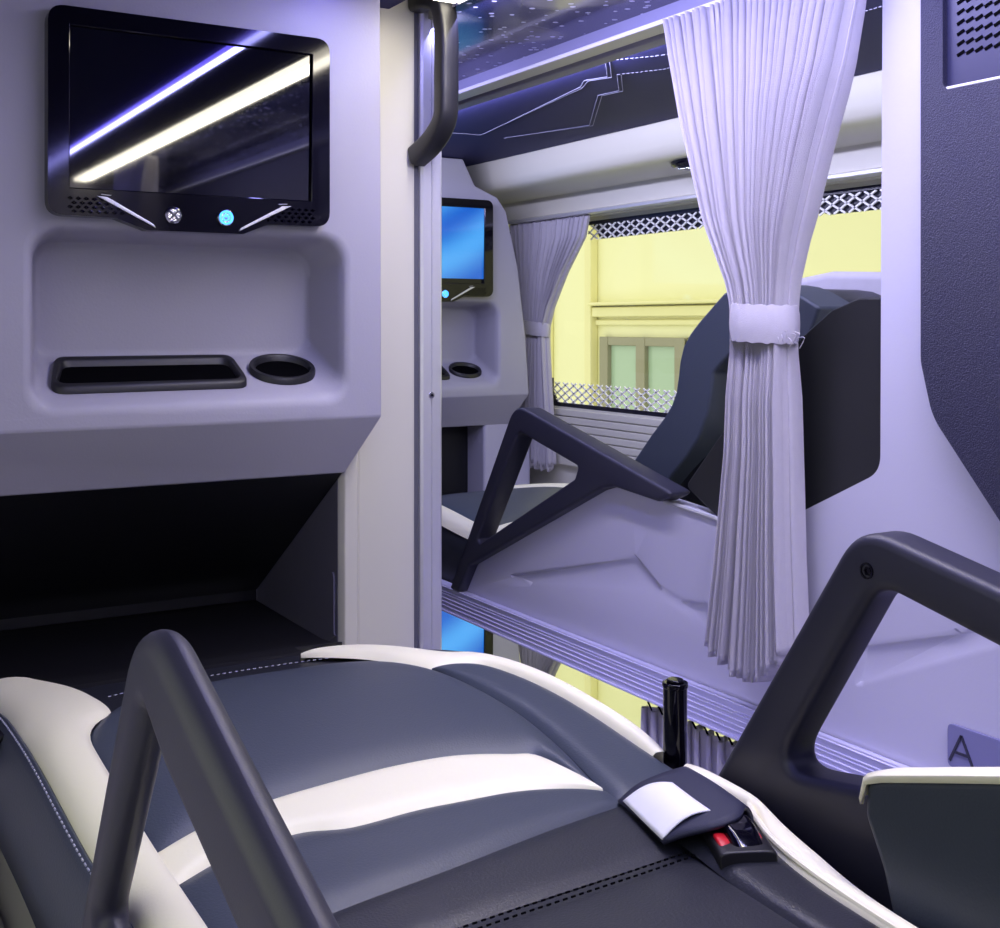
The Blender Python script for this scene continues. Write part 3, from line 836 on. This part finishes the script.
# near seat: only its aisle-side wing rises into view
slab(seat, 'backrest', M['navyd'], [(.60,-.475),(.45,-.435),(.30,-.36),(.12,-.27),(-.12,-.16)], .09, .30, .735)
def wing_pad(x0, x1):
    o = fillet([(.632,-.52),(.658,-.433),(.676,-.396),(.674,-.368),(.660,-.360),(.548,-.3245),(.20,-.213),(.02,-.165),(.02,-.40),(.40,-.56)], [.01,.03,.02,.012,.02,.02,.02,.03,.02,.02], 5)
    bm = nb(); plate(bm, 'X', [o], x0, x1)
    w = obj('backrest_wing', bm, M['navy'], seat, .012, 4, ang=40)
    bm = nb()
    c = [(.6775,-.381),(.6755,-.368),(.670,-.361),(.658,-.3575),(.548,-.3220),(.20,-.2135),(.03,-.165)]
    inn = [(y-.004,z-.012) for y, z in c]
    rows = []
    pts = resample([(y,z,0) for y, z in c], 40)
    for p in pts:
        rows.append([(x0-.002,p.x-.003,p.y-.0055),(x0-.001,p.x-.001,p.y-.0015),(x0+.005,p.x,p.y),((x0+x1)/2,p.x,p.y),(x1-.006,p.x,p.y-.001),(x1+.001,p.x-.001,p.y-.0015),(x1+.002,p.x-.003,p.y-.0055)])
    loft(bm, rows, False)
    t = obj('wing_edge', bm, M['white'], w, smooth=60, solid=.003); t['label'] = 'cream leather edge on the wing'
wing_pad(.742, .772)
# far seat: raised backrest, side view
slab(seat2, 'backrest', M['navyd'], [(1.90,-.43),(1.78,-.29),(1.715,-.205),(1.655,-.13),(1.62,-.04),(1.545,.026),(1.49,.048),(1.38,.056),(1.30,.028)], .11, 1.36, 1.79)
slab(seat2, 'backrest_wing', M['navy'], [(1.80,-.30),(1.705,-.205),(1.635,-.133),(1.608,-.037),(1.53,.032),(1.493,.054),(1.38,.061),(1.29,.025)], .09, 1.325, 1.41, 'navy side wing of the raised backrest', .03)
bm = nb(); plate(bm, 'X', [fillet([(1.55,.02),(1.56,.078),(1.46,.090),(1.20,.078),(1.05,.085),(1.05,-.02)], .02, 5)], 1.52, 1.75)
hp = obj('head_pad', bm, M['curtain'], seat2, .018, 4, ang=40); hp['label'] = 'white pad behind the headrest'

# ================================================================== FAR BERTH SIDE
side = thing('berth_side_panel', (1.21, 1.1, -.553), 'lavender grey moulded side panel of the far berth facing the aisle', 'panel')
SIDE = [(2.169,-.553),(2.148,-.547),(2.105,-.489),(1.677,-.290),(1.600,-.267),(1.509,-.283),(1.379,-.293),(1.294,-.318),(1.218,-.268),(1.063,-.190),(1.062,.031),(1.059,.478),(-1.1,.478),(-1.1,-.553)]
so = fillet(SIDE, [.0,.0,.03,.03,.03,.03,.02,.02,.02,.035,0,0,0,0], 8)
rec_shapes = [[(2.000,-.491),(1.58,-.380),(1.492,-.431),(1.907,-.497)],
              [(1.478,-.433),(1.405,-.422),(1.360,-.455),(1.396,-.482)],
              [(1.115,-.485),(1.095,-.414),(.949,-.366),(.80,-.25),(.80,-.335)]]
bm = nb(); es = []
_, e = loop_edges(bm, 'X', so, 1.20); es += e
for s_ in rec_shapes:
    _, e = loop_edges(bm, 'X', fillet(s_, .012, 4), 1.20); es += e
bmesh.ops.triangle_fill(bm, use_beauty=True, edges=es)
for s_ in rec_shapes:
    f = fillet(s_, .012, 4)
    c = (sum(p[0] for p in f)/len(f), sum(p[1] for p in f)/len(f))
    def shrink(k):
        out = []
        N = len(f)
        for i in range(N):
            a, p, b = Vector(f[i-1]), Vector(f[i]), Vector(f[(i+1) % N])
            t = (b-a).normalized(); nrm = Vector((-t.y, t.x))
            if nrm.dot(Vector(c)-p) < 0: nrm = -nrm
            out.append(tuple(p+nrm*k))
        return out
    f2 = shrink(.007)
    loft(bm, [[(1.20, y, z) for y, z in f], [(1.2065, y, z) for y, z in f2]], True)
    _, e = loop_edges(bm, 'X', f2, 1.2065); bmesh.ops.triangle_fill(bm, use_beauty=True, edges=e)
loft(bm, [[(1.20, y, z) for y, z in so], [(1.235, y, z) for y, z in so]], True)
obj('shell', bm, M['panel2'], side, smooth=40, bevel=.0015, seg=2, ang=50)
# metallic trim along the upper lip near the curtain
bm = nb(); tube(bm, [(1.199,1.50,-.2835),(1.199,1.379,-.2935),(1.199,1.296,-.317)], .004, 8)
obj('lip_trim', bm, M['alu'], side)
# black shield behind the curtain closing the head end of the berth
bm = nb()
wp = fillet([(1.46,-.255),(1.379,-.297),(1.294,-.322),(1.218,-.272),(1.061,-.193),(1.060,.034),(1.105,.0345),(1.153,.019),(1.205,-.015),(1.284,-.081),(1.375,-.165)], [.01,.02,.03,.02,.035,.0,.03,.02,.02,.02,.02], 8)
plate(bm, 'X', [wp], 1.207, 1.225)
sh_ = obj('head_shield', bm, mat('olive_black_plastic', (30,31,32), .5, bump=.06, scale=500), side, .003, 2); sh_['label'] = 'black shield at the head end'
# seat plaque with the letter A
bm = nb(); plate(bm, 'X', [fillet([(.957,-.480),(.84,-.480),(.84,-.532),(.957,-.532)], .008)], 1.196, 1.2015)
pq = obj('seat_plaque', bm, M['plaque'], side, .001, 2); pq['label'] = 'slate violet plaque with the letter A'
bm = nb()
def bar(bm, a, b, w, x0, x1):
    a, b = Vector(a), Vector(b); d = (b-a).normalized(); n_ = Vector((-d.y, d.x))*w/2
    plate(bm, 'X', [[tuple(a+n_), tuple(b+n_), tuple(b-n_), tuple(a-n_)]], x0, x1)
bar(bm, (.953,-.524), (.9365,-.490), .0032, 1.1948, 1.1965); bar(bm, (.9365,-.490), (.920,-.524), .0032, 1.1948, 1.1965); bar(bm, (.948,-.512), (.925,-.512), .003, 1.1946, 1.1964)
obj('letter', bm, M['ink'], pq, smooth=0)

# rail under the far berth
bm = nb()
box(bm, 1.186, 1.212, -1.1, 3.02, -.606, -.5535)
for z in (-.566,-.571,-.579,-.587,-.595): box(bm, 1.1845, 1.188, -1.1, 3.02, z-.0014, z+.0014)
box(bm, 1.183, 1.19, -1.1, 3.02, -.556, -.5535); box(bm, 1.183, 1.19, -1.1, 3.02, -.608, -.604)
finish(obj('berth_rail', bm, M['rail'], bevel=.001, seg=2), 'grooved aluminium rail running along the bottom of the far berth', 'rail')
boxobj('trim_8', M['cream'], (1.235, 2.0, -1.1, 3.3, -.60, -.565))['kind'] = 'structure'

# dark grained cabin panel with a vent, at the right edge
gp = thing('cabin_end_panel', (1.18, .5, -.62), 'dark coarse-grained panel with a louvred vent at the right edge', 'panel')
gpo = fillet([(.973,.478),(.973,-.045),(.956,-.110),(.866,-.219),(.60,-.532),(.4,-.551),(-1.0,-.551),(-1.0,.478)], [.0,.06,.08,.0,.08,.05,.02,.0], 7)
vh = fillet([(.941,.460),(.941,.283),(.934,.276),(.40,.276),(.40,.460)], .004, 2)
bm = nb(); plate(bm, 'X', [gpo, vh], 1.168, 1.1995)
obj('shell', bm, M['grain'], gp, .012, 4, ang=50)
bm = nb(); plate(bm, 'X', [[(.950,.467),(.950,.268),(.39,.268),(.39,.467)]], 1.176, 1.19)
vent = obj('vent_plate', bm, M['vent'], gp, smooth=0)
bm = nb()
for r_ in range(11):
    for k in range(38):
        y = .922-k*.0125; z = .316+r_*.0122
        plate(bm, 'X', [[(y+.0035,z-.0028),(y-.0060,z+.0010),(y-.0045,z+.0042),(y+.0050,z+.0006)]], 1.1748, 1.1765)
obj('vent_slots', bm, M['void'], vent, smooth=0)
bm = nb(); tube(bm, [(1.171,.942,.277),(1.171,.40,.277)], .003, 8)
obj('vent_edge', bm, M['alu'], gp)

# ================================================================== CURTAINS
def interp(tab, z):
    for (z0, v0), (z1, v1) in zip(tab, tab[1:]):
        if z <= z0 and z >= z1:
            t = (z0-z)/(z0-z1); return v0+(v1-v0)*t
    return tab[0][1] if z > tab[0][0] else tab[-1][1]
def curtain_mesh(x, left, right, amp, n, ztop, zbot, hem, rows=70, per=12, seed=1, sharp=1.0, flat_edge=.0, jitter=.25):
    """hanging pleated cloth in the plane X=x; left/right/amp: tables (z, value)"""
    rnd = random.Random(seed)
    ph = [0.]
    for i in range(n): ph.append(ph[-1]+1+jitter*rnd.uniform(-1, 1))
    tot = ph[-1]; knots = [p/tot for p in ph]
    am = [rnd.uniform(.65, 1.15) for _ in range(n)]
    wob = [(rnd.uniform(0, 6.28), rnd.uniform(3, 7), rnd.uniform(.2, .6)) for _ in range(n+1)]
    bm = nb(); R_ = []
    for r_ in range(rows+1):
        s = r_/rows; row = []
        for i in range(n):
            for k in range(per if i < n-1 else per+1):
                t = k/per
                u0 = knots[i]; u1 = knots[i+1]
                zb = zbot+hem(u0+(u1-u0)*t)
                z = ztop+(zb-ztop)*s
                L, Rr, A = interp(left, z), interp(right, z), interp(amp, z)
                wv = lambda q: wob[q][2]*.16*math.sin(wob[q][0]+wob[q][1]*s*3)*(1/n)*math.sin(math.pi*min(1, s*1.3))
                a, b = u0+wv(i)*(i > 0), u1+wv(i+1)*(i < n-1)
                u = a+(b-a)*t
                c = math.sin(2*math.pi*t)
                off = A*am[i]*(.4*c+.6*math.asin(c)*2/math.pi)
                y = L+(Rr-L)*u
                # folded cloth overlaps itself a little
                y += (Rr-L)/n*.28*math.sin(4*math.pi*t)*min(1, A*60)
                row.append((x-off, y, z))
        R_.append(row)
    loft(bm, R_, False)
    return bm
def tieband(bm, x, yc, z, ry, rx, h, tilt=.0):
    n = 40
    def rg(k, zz, th=0):
        return [(x+(rx+k)*math.cos(2*math.pi*i/n)*(1+.06*math.sin(5*2*math.pi*i/n)), yc+(ry+k)*math.sin(2*math.pi*i/n), zz+tilt*math.sin(2*math.pi*i/n)+.0012*math.sin(i*2.3)) for i in range(n)]
    loft(bm, [rg(-.002,z-h/2), rg(.001,z-h/2), rg(.003,z-h/4), rg(.0035,z), rg(.003,z+h/4), rg(.001,z+h/2), rg(-.002,z+h/2)], True)
# the large aisle curtain
cur = thing('curtain', (1.16, 1.24, -.51), 'large pleated white curtain tied at the middle in front of the far seat', 'curtain')
LEFT = [(.467,1.428),(.446,1.420),(.368,1.394),(.289,1.368),(.152,1.322),(.06,1.280),(.027,1.271),(-.025,1.270),(-.18,1.276),(-.341,1.296),(-.463,1.316),(-.52,1.32)]
RIGHT = [(.467,1.044),(.405,1.060),(.334,1.080),(.225,1.122),(.111,1.160),(.06,1.172),(.028,1.176),(-.024,1.178),(-.168,1.174),(-.313,1.170),(-.43,1.164),(-.52,1.160)]
AMP = [(.47,.015),(.40,.021),(.30,.026),(.14,.025),(.05,.018),(-.04,.018),(-.10,.023),(-.30,.025),(-.52,.026)]
CX = 1.150
bm = curtain_mesh(CX, LEFT, RIGHT, AMP, 29, .462, -.491, lambda u: (.028 if u < .5 else .050)*abs(2*u-1)**1.6+.006*math.sin(u*60), 90, 12, 3)
obj('cloth', bm, M['curtain'], cur, smooth=42, solid=.0016)
bm = nb(); tieband(bm, CX, 1.2235, .001, .055, .030, .050, .002)
tb = obj('tie_band', bm, M['curtain'], cur, smooth=60, solid=.002)
bm = nb()
for k in range(7):
    y0 = 1.168-.002*k; z0 = -.018+.004*(k % 3)
    tube(bm, resample([(CX-.026+.004*k,y0,z0),(CX-.036+.004*k,y0-.010-.002*k,z0-.004*(k % 2)),(CX-.034+.004*k,y0-.011,z0-.008-.001*k)], 8), .0006, 5)
obj('frayed_thread', bm, M['curtain'], tb)
bm = nb()
box(bm, 1.150, 1.19, -1.1, 3.4, .462, .470)
struct(obj('trim_9', bm, M['cream'], bevel=.002))

# window curtain by the far console, and its twin in the lower berth
wc = thing('curtain', (1.95, 3.0, -.42), 'small lavender curtain tied back beside the far console at the window', 'curtain')
LW = [(.32,3.205),(.25,3.195),(.15,3.165),(.05,3.130),(-.01,3.112),(-.06,3.118),(-.2,3.150),(-.36,3.178),(-.45,3.185)]
RW = [(.32,2.775),(.25,2.800),(.15,2.895),(.05,2.970),(-.01,2.998),(-.06,2.998),(-.2,2.985),(-.36,2.965),(-.45,2.96)]
AW = [(.32,.008),(.2,.010),(.0,.013),(-.45,.012)]
bm = curtain_mesh(1.945, LW, RW, AW, 17, .312, -.43, lambda u: .012*math.sin(u*40), 60, 12, 5)
obj('cloth', bm, M['curtain'], wc, smooth=70, solid=.0016)
bm = nb(); tieband(bm, 1.945, 3.055, -.012, .062, .024, .040, .006)
obj('tie_band', bm, M['curtain'], wc, smooth=60, solid=.002)
copy_tree(wc, (0, 0, -1.1), label='white curtain at the lower window, glimpsed beneath the far berth rail')
bm = nb(); box(bm, 1.925, 1.965, .3, 3.5, .312, .322)
struct(obj('trim_10', bm, M['alu'], bevel=.002))

# lower aisle curtain hanging under the rail
lc = thing('curtain', (1.215, 1.3, -1.5), 'lavender curtain gathered on hooks under the rail beside the black lever', 'curtain')
fl = lambda v: [(-.5,v),(-1.6,v)]
bm = curtain_mesh(1.212, [(-.6,1.565),(-1.6,1.50)], [(-.6,.86),(-1.6,.95)], [(-.6,.014),(-.66,.020),(-1.6,.024)], 26, -.628, -1.45, lambda u: .006*math.sin(u*90), 40, 12, 9)
obj('cloth', bm, M['curtain'], lc, smooth=70, solid=.0016)
for k in range(24):
    y = 1.55-k*.028
    bm = nb()
    tube(bm, [(1.212,y,-.609),(1.206,y+.003,-.620),(1.212,y,-.634)], .0018, 6)
    obj('hook', bm, M['void'], lc)
# near-berth aisle curtain, behind the photographer (seen only in the dark screen)
nc = copy_tree(cur, (-.30, -1.40, 0), label='pleated curtain reflected in the dark screen')

# near berth base under the seat
boxobj('base', M['cream'], (.06, .862, .1, 1.74, -.66, -.60), seat, bevel=.006)
bm = nb(); plate(bm, 'Y', [fillet([(-.118,-.598),(.174,-.598),(.174,-.575),(.166,-.568),(-.118,-.53)], .004)], .1, 1.74)
finish(obj('berth_ledge', bm, M['cream']), 'pale ledge between the foreground seat and the left wall', 'ledge')

# ================================================================== OUTSIDE
bd = thing('building', (5.0, 6, -3.2), 'pale yellow building outside with a bronze framed window', 'building')
bm = nb(); box(bm, 5.0, 5.6, -6, 22, -3.2, 5)
obj('wall', bm, M['wall_out'], bd, smooth=0)
bm = nb()
for z0, z1, d in ((.13,.155,.10),(.05,.12,.06),(-.01,.03,.03),(.70,.74,.05)):
    box(bm, 5-d, 5.0, -6, 7.02, z0, z1)
box(bm, 4.93, 5, 7.02, 7.10, -3.2, 5)
box(bm, 4.95, 5, 7.6, 8.2, -3.2, 5)
obj('moulding', bm, M['wall_out2'], bd, .01, 2)
def outwin(y0, y1, z0, z1):
    bm = nb()
    for a in (y0, (y0+y1)/2-.05, y1-.09): box(bm, 4.95, 5.02, a, a+.1, z0, z1)
    for b in (z0, z1-.06): box(bm, 4.955, 5.02, y0, y1, b, b+.06)
    f = obj('window', bm, M['bframe'], bd, .006, 2)
    bm = nb(); box(bm, 4.985, 5.01, y0+.05, y1-.05, z0+.03, z1-.03)
    obj('pane', bm, M['bglass'], f, smooth=0)
outwin(6.0, 6.93, -1.1, -.09)
outwin(2.6, 3.55, -1.1, -.09)
bm = nb(); box(bm, 2.3, 5.0, -6, 22, -3.25, -3.2)
struct(obj('ground', bm, M['ground'], smooth=0))

w = bpy.data.worlds.new('world'); S.world = w; w.use_nodes = True
bg = w.node_tree.nodes['Background']; bg.inputs['Color'].default_value = (1.,.99,.92,1); bg.inputs['Strength'].default_value = 1.35

# ================================================================== CAMERA
cam = bpy.data.cameras.new('camera'); co = bpy.data.objects.new('camera', cam); COL.objects.link(co)
cam.sensor_fit = 'HORIZONTAL'; cam.sensor_width = 36; cam.lens = 36*1190/1000
cam.shift_x = 0; cam.shift_y = -(464-324)/1000; cam.clip_start = .01
co.location = (0,0,0); co.rotation_euler = (R(90), 0, R(-30.74))
S.camera = co
for o in bpy.data.objects:
    if o.parent is None and o.get('category') in ('television', 'console', 'curtain', 'seat'):
        o['group'] = {'television': 'televisions at the berth ends', 'console': 'moulded consoles at the berth ends', 'curtain': 'tied and gathered curtains', 'seat': 'sleeper seats'}[o['category']]
S.view_settings.view_transform = 'Standard'; S.view_settings.look = 'None'; S.view_settings.gamma = 1
S.view_settings.use_curve_mapping = False; S.view_settings.exposure = 0
